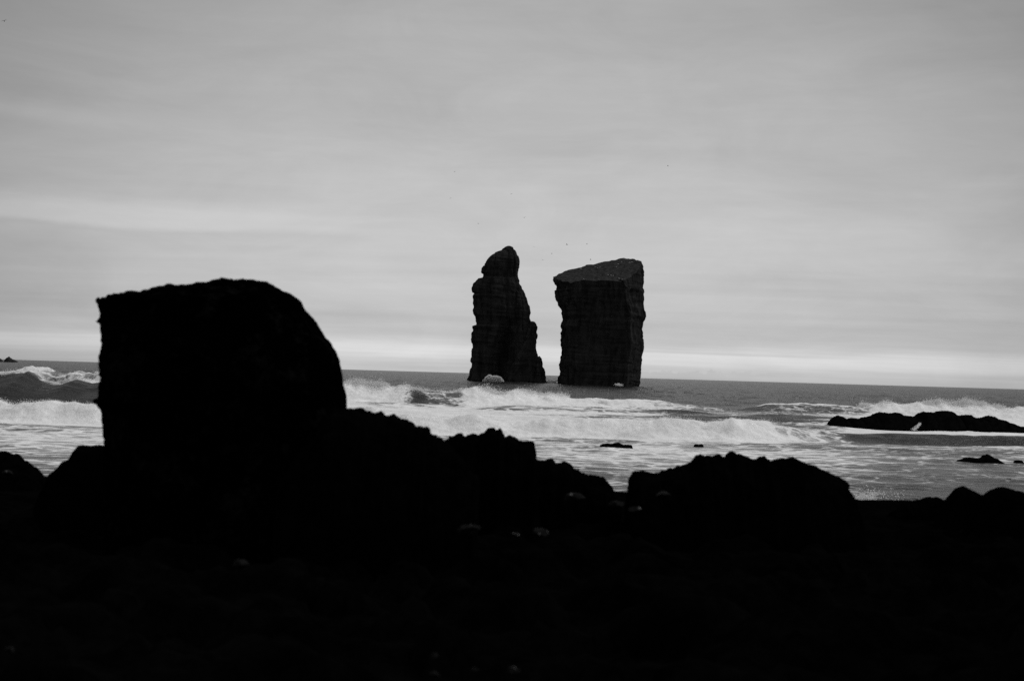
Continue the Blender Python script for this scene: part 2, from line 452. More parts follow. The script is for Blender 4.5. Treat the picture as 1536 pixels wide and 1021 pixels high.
def sea(X, Y):
    z = np.zeros_like(X)
    far = sstep(Y, 90, 420)
    # wind chop and swell
    swell = gnoise(X / 38, Y / 14, 0.5, 31) * 0.55 * sstep(Y, 180, 500)
    chop = gnoise(X / 7.5, Y / 3.4, 0.2, 32) * (0.20 + 0.45 * far)
    small = gnoise(X / 2.6, Y / 1.1, 0.7, 33) * (0.085 + 0.10 * far) * (1 - sstep(Y, 300, 700))
    fine = gnoise(X / 0.9, Y / 0.42, 1.7, 34) * 0.035 * (1 - sstep(Y, 80, 180))
    z += (swell + chop) * (1 - sstep(Y, 2500, 6000)) + small + fine
    z *= sstep(Y, 24, 34) * 0.7 + 0.3
    # ---- foam coverage map of the flats
    big = fbm(X / 26, Y / 15, 2.2, 3, 41)
    px = 768 + X / np.maximum(Y, 1) * F_PX
    foam = 0.47 + 0.20 * big
    foam -= 0.17 * sstep(px, 1200, 1400) * sstep(Y, 38, 44) * (1 - sstep(Y, 88, 92))
    foam += 0.16 * (1 - sstep(Y, 70, 92)) * sstep(Y, 60, 88)
    shore = (1 - sstep(Y, 33, 44 + 4 * big))
    foam = foam + 0.30 * shore - 0.12 * sstep(Y, 40, 48) * (1 - sstep(Y, 52, 64))
    mid = sstep(Y, 96, 104)
    foam_mid = 0.62 + 0.22 * big + 0.30 * (1 - sstep(px, 760, 980)) - 0.22 * sstep(px, 960, 1060) * (1 - sstep(px, 1180, 1260)) + 0.25 * sstep(px, 1250, 1330)
    # left trough before wave A: dark
    foam_mid = np.where(px < 470, 0.75 - 0.7 * sstep(Y, 112, 122), foam_mid)
    foam = foam * (1 - mid) + foam_mid * mid
    # behind the break line: bare water with a few white caps
    off = 176 + 10 * gnoise(X / 25, 3.1, 0.2, 44) + 14 * sstep(px, 650, 1000) * (1 - sstep(px, 1040, 1120))
    off = np.where(px < 470, 144, off)
    off = off + 22 * sstep(px, 1120, 1180)
    op = sstep(Y, off, off + 9)
    caps = gnoise(X / 16, Y / 7, 4.4, 45) - 0.72 * sstep(Y, 170, 240)
    foam = foam * (1 - op) + op * (0.10 + 0.5 * np.clip(caps, 0, 1))
    lump = fbm(X / 1.5, Y / 1.1, z * 0 + 3.3, 4, 51, 0.6)
    lump2 = fbm(X / 5, Y / 4, z * 0 + 8.3, 3, 52, 0.5)
    # ---- breakers
    d0, H, face = wave_C(X)
    rag = 1 + 0.22 * gnoise(X / 2.4, 0.5, 0.9, 61) + 0.13 * gnoise(X / 0.9, 0.5, 0.9, 62)
    rag = 1 + (rag - 1) * np.clip(face * 1.3 - 0.2, 0, 1)
    s = Y - d0
    z += bore(s, H * rag, 3.0 + 0.6 * (1 - face), 5.0, 0.30)
    inw = sstep(s, -3.4, -2.6) * (1 - sstep(s, 4, 9))
    z += inw * face * (0.16 * lump + 0.14 * lump2)
    onface = sstep(s, -5.5, -4.2) * (1 - sstep(s, -0.2, 1.2))
    foam = foam * (1 - onface) + onface * (face * 1.0)
    crest = sstep(s, -0.4, 0.6) * (1 - sstep(s, 3.5, 8))
    foam = np.maximum(foam, crest * np.where(px > 1240, 0.95, face))
    back = sstep(s, 0.2, 1.5) * sstep(px, 1230, 1290) * (1 - sstep(Y, 128, 140))
    foam = np.maximum(foam, back * 0.95)
    thin = np.exp(-((s + 4.2) / 0.5) ** 2) * sstep(face, 0.8, 1)
    foam -= thin * 0.45 * (0.6 + gnoise(X / 4, 1.1, 0.2, 65))
    # A
    d0, H = wave_A(X); s = Y - d0
    ragA = 1 + 0.05 * gnoise(X / 3.0, 0.5, 0.9, 66)
    z += bore(s, H * ragA, 13.0, 7.0, 0.25)
    wA = sstep(H, 0.2, 0.8)
    lip = 0.5 + 0.5 * gnoise(X / 1.3, 2.5, 0.9, 76) + 0.9 * gnoise(X / 5.5, 2.5, 0.9, 67)
    a_face = sstep(s, -22, -15) * (1 - sstep(s, -2.6 + lip, -1.0 + lip))
    foam = foam * (1 - a_face * wA) + a_face * wA * 0.03
    a_cr = sstep(s, -2.6 + lip, -1.2 + lip) * (1 - sstep(s, 2.0, 5.0)) * wA
    z += a_cr * (0.20 * lump + 0.18 * lump2) - 0.2 * a_face * wA * 0
    foam = np.maximum(foam, a_cr * (0.62 + 0.6 * lump2))
    H2 = table(X, [(-700, 0), (-300, 2.3), (-60, 2.4), (-10, 2.5), (30, 2.95), (60, 3.1), (85, 2.75), (108, 3.0), (128, 2.9), (150, 3.0), (250, 2.8), (400, 1.0), (480, 0)], 140)
    hump = H2 * (1 + 0.22 * lump2 + 0.16 * lump) * np.exp(-(np.abs(s - 2.6) / 2.1) ** 3)
    z = np.maximum(z, hump)
    hb = sstep(s, -0.8, 0.4) * (1 - sstep(s, 3.6, 5.5)) * wA
    foam = np.maximum(foam, hb * (0.26 + 1.5 * lump2 + 0.7 * lump))
    foam = np.where((s > 4) & (px < 470), foam * (1 - 0.7 * sstep(s, 4, 9)), foam)
    # B
    d0, H, face = wave_B(X); s = Y - d0
    ragB = 1 + (0.16 * gnoise(X / 3.2, 4.5, 0.9, 68) + 0.10 * gnoise(X / 1.2, 4.5, 0.9, 69)) * face
    z += bore(s, H * ragB, 6.0, 5.0, 0.25)
    onf = sstep(s, -11, -8) * (1 - sstep(s, 0.2, 2.0)) * sstep(H, 0.2, 0.7)
    z += onf * face * (0.30 * lump + 0.28 * lump2)
    foam = foam * (1 - onf) + onf * (face * 0.92 + 0.10 + 0.28 * lump2)
    # cross chop between B and C
    q = sstep(Y, 112, 130) * (1 - sstep(Y, 162, 172)) * (1 - sstep(px, 1250, 1330)) * sstep(px, 440, 480)
    ridge = np.clip(gnoise(X / 9, Y / 6, 1.1, 71) + 0.25, 0, 2)
    z += q * ridge * 0.55
    foam -= q * 0.85 * np.clip(ridge - 0.10, 0, 0.8) * (0.60 + 0.40 * sstep(px, 560, 1000))
    q2 = sstep(Y, 146, 152) * (1 - sstep(Y, 170, 176)) * sstep(px, 590, 630) * (1 - sstep(px, 690, 720))
    foam -= q2 * (0.14 + 0.50 * np.clip(gnoise(X / 5.0, Y / 3.0, 2.1, 75) + 0.2, 0, 1))
    # D
    d0, H, face = wave_D(X); s = Y - d0
    ragD = 1 + (0.20 * gnoise(X / 3.4, 7.5, 0.9, 72) + 0.13 * gnoise(X / 1.2, 7.5, 0.9, 73)) * face
    z += bore(s, H * ragD, 6.0, 5.0, 0.2)
    onf = sstep(s, -12, -9) * (1 - sstep(s, 0.0, 1.5)) * sstep(H, 0.2, 0.8)
    z += onf * face * (0.28 * lump + 0.26 * lump2)
    kD = sstep(px + 30 * lump2, 1255, 1345)
    fD = (0.34 + 0.45 * sstep(s, -1.8, -0.2)) * (1 - kD) + face * kD
    foam = foam * (1 - onf) + onf * (fD + 0.22 * lump2)
    z += np.exp(-((Y - 560) / 60.0) ** 2) * 0.5 * (1 - sstep(X, 10, 28))
    # swash round the stacks
    for (cx_, cy_, rx, ry, k) in ((17.5, 603, 6.0, 12, 0.95), (-6, 588, 7, 4, 0.7), (36, 572, 16, 4, 0.5), (2, 586, 12, 3, 0.45)):
        foam = np.maximum(foam, k * np.exp(-(((X - cx_) / rx) ** 2 + ((Y - cy_) / ry) ** 2)))
    return z, np.clip(foam, 0, 1.15)


def build_sea():
    dense = np.linspace(-23.5, 23.5, 1150)
    side = np.array([2, 4.5, 8, 12, 17, 23, 30, 38, 46, 54, 61])
    azs = np.radians(np.concatenate([(-23.5 - side)[::-1], dense, 23.5 + side]))
    nc = len(azs)
    R = np.concatenate([np.arange(24, 260, 0.1), 260 * 1.004 ** np.arange(0, 980)])
    R = R[R < 12000]
    NR = 820
    ta = np.tan(azs)
    V = np.empty((NR, nc, 2))
    step = np.clip(0.30 * (R / 60) ** 1.5, 0.25, None)
    # centre gaps between samples
    dR = np.gradient(R)
    base = dR / step
    for j in range(nc):
        X = R * ta[j]
        d = base.copy()
        d += dR * 8 * (np.abs(R - wave_C(X)[0] + 1.2) < 2.6)
        pj = 768 + ta[j] * F_PX
        d += dR * 3 * (1 - sstep(pj, 350, 650)) * (np.abs(R - wave_A(X)[0] + 1) < 6)
        d += dR * 4 * (1 - sstep(pj, 1100, 1300)) * (np.abs(R - wave_B(X)[0] + 2) < 5)
        d += dR * 4 * sstep(pj, 900, 1200) * (np.abs(R - wave_D(X)[0] + 2) < 5)
        c = np.cumsum(d); c = (c - c[0]) / (c[-1] - c[0])
        V[:, j, 1] = np.interp(np.linspace(0, 1, NR), c, R)
    V[:, :, 0] = V[:, :, 1] * ta[None, :]
    z, foam = sea(V[:, :, 0], V[:, :, 1])
    P = np.concatenate([V, z[:, :, None]], -1)
    me = mesh_from('sea', P, grid_faces(NR, nc, False), M_sea)
    at_ = me.attributes.new('foam', 'FLOAT', 'POINT')
    at_.data.foreach_set('value', foam.astype(np.float32).ravel())
    o = link('sea', me, kind='structure')
    return o


build_sea()

TET = np.array([[1, 1, 1], [1, -1, -1], [-1, 1, -1], [-1, -1, 1]], float) * 0.6
TETF = np.array([[0, 1, 2], [0, 3, 1], [0, 2, 3], [1, 3, 2]])


def droplets(name, P, size, label, cat):
    n = len(P)
    ang = RNG.normal(size=(n, 3, 3))
    Q, _ = np.linalg.qr(ang)
    s = size * RNG.uniform(0.45, 1.3, (n, 1, 1))
    V = (TET[None] @ Q) * s + P[:, None, :]
    Fc = (TETF[None] + (np.arange(n) * 4)[:, None, None]).reshape(-1, 3)
    me = mesh_from(name, V.reshape(-1, 3), Fc, M_spray, smooth=False)
    o = link(name, me, label=label, cat=cat, kind='stuff')
    return o


def crest_spray(wave, Y0, px0, px1, n, hmean, size, label, dens_seed, shift=0.0):
    """fine droplets thrown up from a breaking crest"""
    out = []
    X = RNG.uniform(XM(px0, Y0), XM(px1, Y0), n * 4)
    r = wave(X); d0, H = r[0], r[1]
    face = r[2] if len(r) > 2 else sstep(H, 0.3, 1)
    clump = np.clip(gnoise(X / 2.2, 0.2, 0.5, dens_seed) * 0.7 + gnoise(X / 6.0, 3.2, 0.5, dens_seed + 1) * 0.8 + 0.35, 0.02, 1)
    keep = RNG.uniform(size=len(X)) < clump * np.clip(face, 0.1, 1) * 0.8
    X, d0, H, clump = X[keep][:n], d0[keep][:n], H[keep][:n], clump[keep][:n]
    Y = d0 + RNG.normal(0.1 + shift, 0.8, len(X))
    z0, _ = sea(X, Y)
    up_ = RNG.exponential(hmean, len(X)) * (0.35 + 1.2 * clump)
    X = X + up_ * RNG.normal(0.3, 0.35, len(X)); Y = Y + up_ * RNG.uniform(-0.2, 0.9, len(X))
    P = np.stack([X, Y, z0 + up_ + 0.02], -1)
    return droplets('sea_spray', P, size, label, 'spray')


# ------------------------------------------------------------------ rock builders
def px_profile(pts, Y, origin=(0, 0), s=1.0):
    """(x, y) crop points -> sorted (z, X) at distance Y"""
    a = np.array(pts, float)
    X, z = at(origin[0] + a[:, 0] * s, origin[1] + a[:, 1] * s, Y)
    k = np.argsort(z)
    return z[k], X[k]


def rock_noise(kind):
    if kind == 'stack':
        def fn(co, no):
            x, y, z = co.T
            zz = z + 1.2 * gnoise(x / 14, y / 14, z / 20, 80) + 0.08 * x
            led = gnoise(x / 26, y / 26, zz / 2.6, 81) * (0.5 + gnoise(x / 10, y / 10, z / 8, 85)) + 0.5 * gnoise(x / 12, y / 12, zz / 1.1, 82)
            led = np.sign(led) * np.abs(led) ** 0.6
            d = 0.40 * led + 0.8 * fbm(x / 6, y / 6, z / 13, 4, 83, 0.6) + 0.8 * billow(x / 2.6, y / 2.6, z / 8, 4, 84) - 0.9 * np.clip(0.16 - np.abs(gnoise(x / 4.5, y / 4.5, z / 30, 94)), 0, 1) / 0.16
            d = d * 0.8 - 0.1
            nn = no.copy(); nn[:, 2] *= 0.2
            return nn * d[:, None]
        return fn
    a, sc = kind

    def fn(co, no):
        x, y, z = co.T / sc
        d = billow(x, y, z, 5, 91, 0.64) * 0.75 + 0.5 * fbm(x / 2.5, y / 2.5, z / 2.5, 3, 92)
        return no * (d * a)[:, None]
    return fn


def loft(name, Ltab, Rtab, Y, depth, mat, zbase, n_u=200, n_v=160, p=2.6, noise=None, yoff=None, lean=0.0):
    zL, XL = Ltab; zR, XR = Rtab
    zt = min(zL.max(), zR.max()) + 0.0
    t = np.linspace(0, 1, n_v)
    zz = zbase + (zt - zbase) * (1 - (1 - t) ** 1.5)
    l = np.interp(zz, zL, XL); r = np.interp(zz, zR, XR)
    xc = (l + r) / 2; w = np.maximum((r - l) / 2, 1e-3)
    wmax = w.max()
    th = np.linspace(0, 2 * math.pi, n_u, endpoint=False)
    c, s = np.cos(th), np.sin(th)
    cx = np.sign(c) * np.abs(c) ** (2 / p); sy = np.sign(s) * np.abs(s) ** (2 / p)
    dd = depth * np.sqrt(np.clip(w / wmax, 0, 1))
    X = xc[:, None] + w[:, None] * cx[None]
    Yy = Y + dd[:, None] * sy[None] + lean * (zz[:, None] - zbase)
    Z = np.repeat(zz[:, None], n_u, 1)
    if yoff is not None:
        Yy = Yy + yoff(X, Z, np.repeat(sy[None], n_v, 0))
    V = np.stack([X, Yy, Z], -1).reshape(-1, 3)
    top = V[-n_u:].mean(0)[None]
    V = np.concatenate([V, top])
    q = grid_faces(n_v, n_u, True)
    ti = len(V) - 1; b0 = (n_v - 1) * n_u
    fs = [tuple(f) for f in q] + [(b0 + j, b0 + (j + 1) % n_u, ti) for j in range(n_u)]
    me = mesh_from(name, V, fs, mat)
    if noise: displace(me, noise)
    return me


def ridge(name, pts, Y, df, db, mat, zbase, n_u=None, n_v=46, noise=None, p=2.4, origin=(0, 0), s=1.0, jag=(0, 1)):
    a = np.array(pts, float)
    X, z = at(origin[0] + a[:, 0] * s, origin[1] + a[:, 1] * s, Y)
    X = np.maximum.accumulate(X + np.arange(len(X)) * 1e-4)
    n_u = n_u or 150
    # sample by arc length so steps keep their shape
    L = np.concatenate([[0], np.cumsum(np.hypot(np.diff(X), np.diff(z)))])
    t = np.linspace(0, L[-1], n_u)
    xs = np.interp(t, L, X); zs = np.interp(t, L, z)
    if jag[0]:
        zs = zs + jag[0] * (0.8 * gnoise(xs / jag[1], Y, 0.5, 151) + 0.6 * np.round(1.4 * gnoise(xs / jag[1] / 0.45, Y, 1.5, 152)) * 0.7 - 0.25)
    xs = np.concatenate([[xs[0] - 0.02], xs, [xs[-1] + 0.02]]); zs = np.concatenate([[zbase], zs, [zbase]])
    sv = np.linspace(-1, 1, n_v)
    sv = np.sign(sv) * np.abs(sv) ** 0.8
    prof = (1 - np.abs(sv) ** p) ** (1 / p)
    # shorter rocks are thinner
    hrel = np.clip((zs - zbase) / (zs.max() - zbase), 0, 1) ** 0.5
    Xg = np.repeat(xs[:, None], n_v, 1)
    Yg = Y + np.where(sv < 0, sv * df, sv * db)[None, :] * (0.35 + 0.65 * hrel[:, None])
    Zg = zbase + (zs[:, None] - zbase) * prof[None, :]
    V = np.stack([Xg, Yg, Zg], -1)
    me = mesh_from(name, V, grid_faces(len(xs), n_v, False), mat)
    if noise: displace(me, noise)
    return me


# ------------------------------------------------------------------ sea stacks
O1, S1 = (680, 350), 320 / 1307
DL = 585.0
Lp = [(330, 78), (315, 85), (300, 100), (255, 120), (215, 150), (195, 180), (175, 210), (168, 240), (180, 248), (180, 272),
      (152, 276), (140, 290), (125, 305), (116, 330), (112, 345), (114, 362), (125, 368), (115, 385), (122, 400), (120, 430),
      (122, 455), (114, 470), (116, 490), (125, 505), (138, 530), (142, 560), (118, 568), (122, 590), (120, 600), (110, 612),
      (115, 640), (110, 650), (112, 670), (116, 700), (108, 715), (112, 750), (102, 782), (108, 800), (105, 830), (103, 860),
      (95, 880), (88, 892), (85, 930)]
Rp = [(345, 78), (370, 90), (380, 110), (390, 130), (405, 155), (404, 180), (400, 210), (396, 250), (402, 280), (410, 310),
      (425, 340), (438, 370), (450, 400), (458, 430), (470, 460), (470, 500), (472, 535), (474, 600), (478, 700), (480, 930)]
root = bpy.data.objects.new('sea_stack', None); COL.objects.link(root)
root['label'] = 'slender pointed black sea stack with a foam-filled cave, left of the flat-topped one'
root['category'] = 'sea stack'
root['group'] = 'sea stacks offshore'
BX, BZ = at(O1[0] + 300 * S1, O1[1] + 890 * S1, DL)
root.location = (BX, DL, 0)


def cave(X, Z, sy):
    fr = np.clip(-sy, 0, 1)
    cxx, _ = at(O1[0] + 300 * S1, 570, DL)
    g1 = np.exp(-((X - cxx - (Z - 8) * 0.12) / 3.4) ** 2) * (1 - sstep(Z, 14, 30)) * 11
    return fr * g1 + fr * 1.6 * gnoise(X / 6, 0.3, Z / 22, 86)


def child_mesh(name, me, root, **kw):
    o = link(name, me, parent=root, **kw)
    o.matrix_parent_inverse = Matrix.Translation(-Vector(root.location))
    return o


me = loft('spire', px_profile(Lp, DL, O1, S1), px_profile(Rp, DL, O1, S1), DL, 10, M_stack, -4, 260, 300, 2.8, rock_noise('stack'), cave)
child_mesh('spire', me, root)
Lb = [(480, 537), (465, 548), (455, 580), (430, 640), (400, 700), (370, 760), (345, 820), (330, 870), (320, 930)]
Rb = [(490, 537), (508, 552), (521, 572), (515, 582), (514, 600), (517, 640), (512, 672), (514, 710), (518, 745), (520, 760), (520, 930)]
me = loft('buttress', px_profile(Lb, DL - 5, O1, S1), px_profile(Rb, DL - 5, O1, S1), DL - 3, 8.5, M_stack, -4, 160, 150, 2.4, rock_noise('stack'))
child_mesh('buttress', me, root)
Lk = [(525, 750), (505, 765), (490, 800), (470, 850), (455, 930)]
Rk = [(532, 750), (546, 768), (551, 790), (552, 820), (559, 840), (566, 868), (573, 892), (580, 930)]
me = loft('foot_slab', px_profile(Lk, DL - 6, O1, S1), px_profile(Rk, DL - 6, O1, S1), DL - 4, 6, M_stack, -4, 110, 90, 2.2, rock_noise('stack'))
child_mesh('foot_slab', me, root)

# right stack: a block with a near corner and a tilted top
root = bpy.data.objects.new('sea_stack', None); COL.objects.link(root)
root['label'] = 'broad flat-topped black sea stack with a tilted top, right of the pointed one'
root['category'] = 'sea stack'
root['group'] = 'sea stacks offshore'
Lr = [(608, 262), (605, 285), (612, 300), (625, 320), (630, 345), (615, 352), (622, 370), (626, 400), (635, 420), (648, 440),
      (655, 460), (657, 490), (663, 530), (652, 545), (648, 570), (655, 590), (655, 640), (650, 650), (652, 660), (658, 700),
      (650, 760), (642, 790), (638, 800), (642, 820), (648, 850), (642, 880), (637, 905), (634, 930), (632, 960)]
Rr = [(1150, 160), (1160, 180), (1165, 200), (1170, 230), (1170, 280), (1172, 335), (1178, 350), (1170, 370), (1170, 430),
      (1175, 460), (1182, 510), (1176, 525), (1168, 560), (1166, 640), (1174, 665), (1172, 700), (1165, 740), (1158, 780),
      (1150, 850), (1148, 900), (1138, 950), (1132, 980)]
yL, yR, yC = 588.0, 582.0, 560.0
# plan: (fraction across, distance, rim pixel y in the crop at that corner, or None)
plan = [(0.0, yL, 266), (0.10, 578, 286), (0.205, 572, 297), (0.40, 569, 290), (0.60, 565, 290), (0.77, yC, 294), (0.80, yC + 1, 292),
        (0.90, 572, 250), (0.97, 579, 205), (1.0, yR + 1, 184), (0.985, 590, 168), (0.93, 598, 156), (0.78, 604, 152), (0.55, 607, 166),
        (0.35, 604, 190), (0.18, 599, 218), (0.06, 594, 243)]
zL, XL = px_profile(Lr, yL, O1, S1); zR, XR = px_profile(Rr, yR, O1, S1)
pl = np.array(plan, float)
# rim x in crop
rx = np.array([606, 655, 722, 800, 930, 1030, 1045, 1105, 1145, 1158, 1150, 1115, 1050, 940, 840, 730, 650], float)
Xr, Zr = [], []
for k in range(len(pl)):
    a, b = at(O1[0] + rx[k] * S1, O1[1] + pl[k, 2] * S1, pl[k, 1])
    Xr.append(a); Zr.append(b)
Xr, Zr = np.array(Xr), np.array(Zr)
rimf = lambda a: 0.7 * gnoise(a * 0.9, 0.3, 0.7, 90) + 0.45 * gnoise(a * 2.7, 0.3, 0.7, 91)
n_u, n_v = 340, 200
tt = np.linspace(0, len(pl), n_u, endpoint=False)
idx = np.arange(len(pl) + 1)
wrap = lambda a: np.interp(tt, idx, np.concatenate([a, a[:1]]))
fu, yu, zu, xu = wrap(pl[:, 0]), wrap(pl[:, 1]), wrap(Zr) + rimf(tt), wrap(Xr)
yu = yu + 0.9 * gnoise(tt * 1.7, 0.5, 0.7, 93)
t = np.linspace(0, 1, n_v)[:, None]
Z = -4 + (zu[None] + 4) * t
Ll = np.interp(Z, zL, XL); Rl = np.interp(Z, zR, XR)
fr_rim = (xu - np.interp(zu, zL, XL)) / (np.interp(zu, zR, XR) - np.interp(zu, zL, XL))
f = fu[None] * (1 - t ** 3) + fr_rim[None] * t ** 3
X = Ll + (Rl - Ll) * f
Yy = np.repeat(yu[None], n_v, 0) + 0.6 * gnoise(X / 8, 0.2, Z / 12, 87)
V = np.stack([X, Yy, Z], -1)
me = mesh_from('cliff', V, grid_faces(n_v, n_u, True), M_stack)
displace(me, rock_noise('stack'))
cliff_me = me
root.location = (float(X[0].mean()), 580, 0)
child_mesh('cliff', me, root)
# cap: rings from the displaced rim to the middle
co = np.empty(len(me.vertices) * 3, np.float32); me.vertices.foreach_get('co', co); co = co.reshape(n_v, n_u, 3)
rim = co[-1].astype(float).copy()
cen = rim.mean(0)
A = np.c_[pl[:, 0] * 0 + 1, Xr, pl[:, 1], Xr ** 2]
coef, *_ = np.linalg.lstsq(A, Zr, rcond=None)
rings = []
NRG = 60
for k in range(NRG + 1):
    q = k / NRG
    P = rim * (1 - q) + cen * q
    if k:
        zp = coef[0] + coef[1] * P[:, 0] + coef[2] * P[:, 1] + coef[3] * P[:, 0] ** 2
        wgt = sstep(np.array(q), 0.0, 0.25)
        P[:, 2] = P[:, 2] * (1 - wgt) + zp * wgt
        P[:, 2] += (0.5 * fbm(P[:, 0] / 5, P[:, 1] / 5, 0.4, 4, 88) + 0.3 * gnoise(P[:, 0] / 1.5, P[:, 1] / 1.5, 0.4, 89)) * min(1, k / 5)
    rings.append(P)
V = np.array(rings)
me = mesh_from('turf_top', V, grid_faces(NRG + 1, n_u, True), M_stack_cap)
cap_me = me
child_mesh('turf_top', me, root)
cap_bvh = BVHTree.FromPolygons([tuple(v.co) for v in me.vertices], [tuple(p_.vertices) for p_ in me.polygons])

# ------------------------------------------------------------------ reefs and far islets
OR, SR = (1200, 560), 0.21875
reef = [(232, 330), (240, 312), (255, 298), (275, 290), (300, 300), (312, 310), (350, 304), (370, 300), (392, 312), (430, 300), (460, 290),
        (510, 280), (540, 282), (560, 266), (590, 260), (620, 268), (640, 272), (665, 268), (690, 285), (730, 290), (790, 295),
        (828, 290), (834, 268), (860, 260), (878, 270), (892, 260), (940, 272), (955, 262), (1010, 256), (1040, 275), (1060, 290),
        (1080, 318), (1092, 300), (1110, 292), (1160, 288), (1190, 305), (1248, 316), (1262, 290), (1310, 295), (1340, 315),
        (1380, 328), (1400, 340), (1450, 345), (1500, 360), (1560, 366), (1640, 352), (1700, 362), (1790, 380), (1850, 402)]
me = ridge('reef_rock', reef, 128, 3.5, 4.0, M_reef, -0.6, 420, 60, rock_noise((0.17, 0.42)), origin=OR, s=SR, jag=(0.26, 0.75))
rebase(link('reef_rock', me, label='long low jagged black reef in the surf at the right', cat='reef'))


def small_rock(pts, Y, df, label, cat='rock', noise=(0.12, 0.35), mat=M_reef, origin=(0, 0), s=1.0, zb=-0.3, n=120, group=None, name='sea_rock', p=2.4, nv=46):
    me = ridge(name, pts, Y, df, df, mat, zb, n, nv, rock_noise(noise), origin=origin, s=s, p=p)
    return rebase(link(name, me, label=label, cat=cat, group=group))


g_sr = 'small rocks breaking the water'
small_rock([(1087, 600), (1100, 590), (1130, 578), (1170, 575), (1200, 582), (1252, 576), (1262, 558), (1290, 558), (1310, 570), (1345, 585), (1375, 602), (1388, 612)],
           76, 0.7, 'low black rock with a small peak, under the long reef at the right', origin=OR, s=SR, group=g_sr)
small_rock([(1468, 606), (1478, 597), (1500, 595), (1522, 598), (1530, 608)], 76, 0.35,
           'tiny flat rock at the right edge, level with the peaked rock', origin=OR, s=SR, noise=(0.05, 0.2), group=g_sr, n=60)
small_rock([(1408, 738), (1420, 720), (1440, 720), (1455, 734)], 62, 0.25,
           'small dark rock awash just beyond the right shore rocks', origin=OR, s=SR, noise=(0.05, 0.2), group=g_sr, n=60)
small_rock([(433, 414), (436, 400), (445, 391), (470, 385), (500, 388), (540, 384), (565, 392), (610, 396), (618, 414)], 79, 0.6,
           'flat black rock alone in the foam below the sea stacks', origin=(780, 560), s=0.2734, group=g_sr)
small_rock([(955, 393), (962, 388), (980, 391), (995, 387), (1004, 393)], 84.5, 0.25,
           'tiny dark rock tip in the foam right of the flat rock', origin=(780, 560), s=0.2734, noise=(0.062, 0.2), group=g_sr, n=50)
small_rock([(27, 180), (33, 165), (42, 155), (50, 152), (57, 147), (66, 156), (78, 165), (92, 168), (108, 178)], 1700, 4, 'small pointed islet on the left horizon',
           'islet', (0.8, 3.0), M_far, (0, 500), 0.235, -1, name='islet', group='islets on the left horizon')
small_rock([(-90, 180), (-60, 158), (-35, 150), (-10, 158), (5, 162), (15, 172), (24, 182)], 1650, 4, 'dark islet cut by the left edge of the picture, beside the pointed one',
           'islet', (0.8, 3.0), M_far, (0, 500), 0.235, -1, name='islet', group='islets on the left horizon')

# ------------------------------------------------------------------ shore ground
def ground_z(X, Y):
    amp = np.clip((19.5 - Y) / 8, 0.12, 1.0) * sstep(Y, 1.0, 6.0)
    blk = billow(X / 1.1, Y / 1.1, 0.3, 4, 102, 0.55)
    z = 2.36 + 0.07 * fbm(X / 2.5, Y / 2.5, 0.3, 3, 101) + amp * (0.28 * blk + 0.16 * np.sign(blk) * np.abs(gnoise(X / 0.5, Y / 0.5, 0.3, 104)))
    z = z + (Y < 2) * 0
    drop = sstep(Y + 0.8 * gnoise(X / 4, 0.2, 0.1, 103), 19.5, 36)
    z = z * (1 - drop) + (-1.5) * drop
    # the beach climbs gently inland behind the camera
    z = z + np.clip(-Y - 3, 0, 400) * 0.06
    return z


xs = np.concatenate([-15 - 1.25 ** np.arange(24, 0, -1) * 1.2, np.arange(-15, 15.01, 0.085), 15 + 1.25 ** np.arange(1, 25) * 1.2])
ys = np.concatenate([-3 - 1.25 ** np.arange(22, 0, -1) * 1.2, np.arange(-3, 6, 0.3), np.arange(6, 24, 0.085), np.arange(24, 38, 0.4)])
Xg, Yg = np.meshgrid(xs, ys)
Zg = ground_z(Xg, Yg)
me = mesh_from('lava_shore', np.stack([Xg, Yg, Zg], -1), grid_faces(len(ys), len(xs), False), M_shore)
link('lava_shore', me, kind='structure')

# ------------------------------------------------------------------ the big boulder
OB, SB = (0, 380), 560 / 1536
DB = 13.0
Lq = [(935, 96), (880, 100), (830, 108), (800, 112), (760, 113), (700, 125), (640, 137), (585, 148), (535, 152), (505, 162), (480, 168), (452, 174), (430, 183), (412, 196),
      (406, 206), (416, 215), (421, 240), (424, 262), (413, 270), (407, 280), (409, 296), (421, 304), (418, 320), (422, 380),
      (415, 420), (418, 500), (420, 560), (411, 588), (396, 596), (404, 620), (425, 650), (430, 680), (438, 720), (440, 770),
      (440, 860), (440, 1000)]
Rq = [(1000, 96), (1060, 104), (1100, 115), (1130, 130), (1165, 150), (1200, 172), (1233, 198), (1245, 225), (1265, 250),
      (1295, 280), (1315, 310), (1335, 340), (1360, 370), (1384, 410), (1395, 450), (1404, 500), (1409, 540), (1419, 580),
      (1422, 610), (1425, 640), (1440, 720), (1445, 860), (1445, 1000)]


def small_noise(co, no):
    x, y, z = co.T
    d = 0.055 * billow(x / 0.30, y / 0.30, z / 0.30, 5, 111, 0.62) + 0.06 * fbm(x / 0.9, y / 0.9, z / 0.9, 3, 112)
    right = sstep(x, -2.6, -1.9)
    return no * ((d - 0.042) * (1 - 0.55 * right) + 0.015 * right)[:, None]


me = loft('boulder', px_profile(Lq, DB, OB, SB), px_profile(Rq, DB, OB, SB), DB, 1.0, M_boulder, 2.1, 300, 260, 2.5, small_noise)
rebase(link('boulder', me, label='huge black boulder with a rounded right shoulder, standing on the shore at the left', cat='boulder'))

# knob on the boulder's top edge
gk = 'black shore rocks in the foreground'


def shore_rock(pts, Y, df, db, label, noise=(0.10, 0.32), mat=M_shore, n=220, p=2.3, zb=2.05):
    me = ridge('shore_rock', pts, Y, df, db, mat, zb, n + 80, 60, rock_noise((noise[0] * 0.8, noise[1])), p=p, jag=(0.035, 0.13))
    return rebase(link('shore_rock', me, label=label, cat='rock', group=gk))


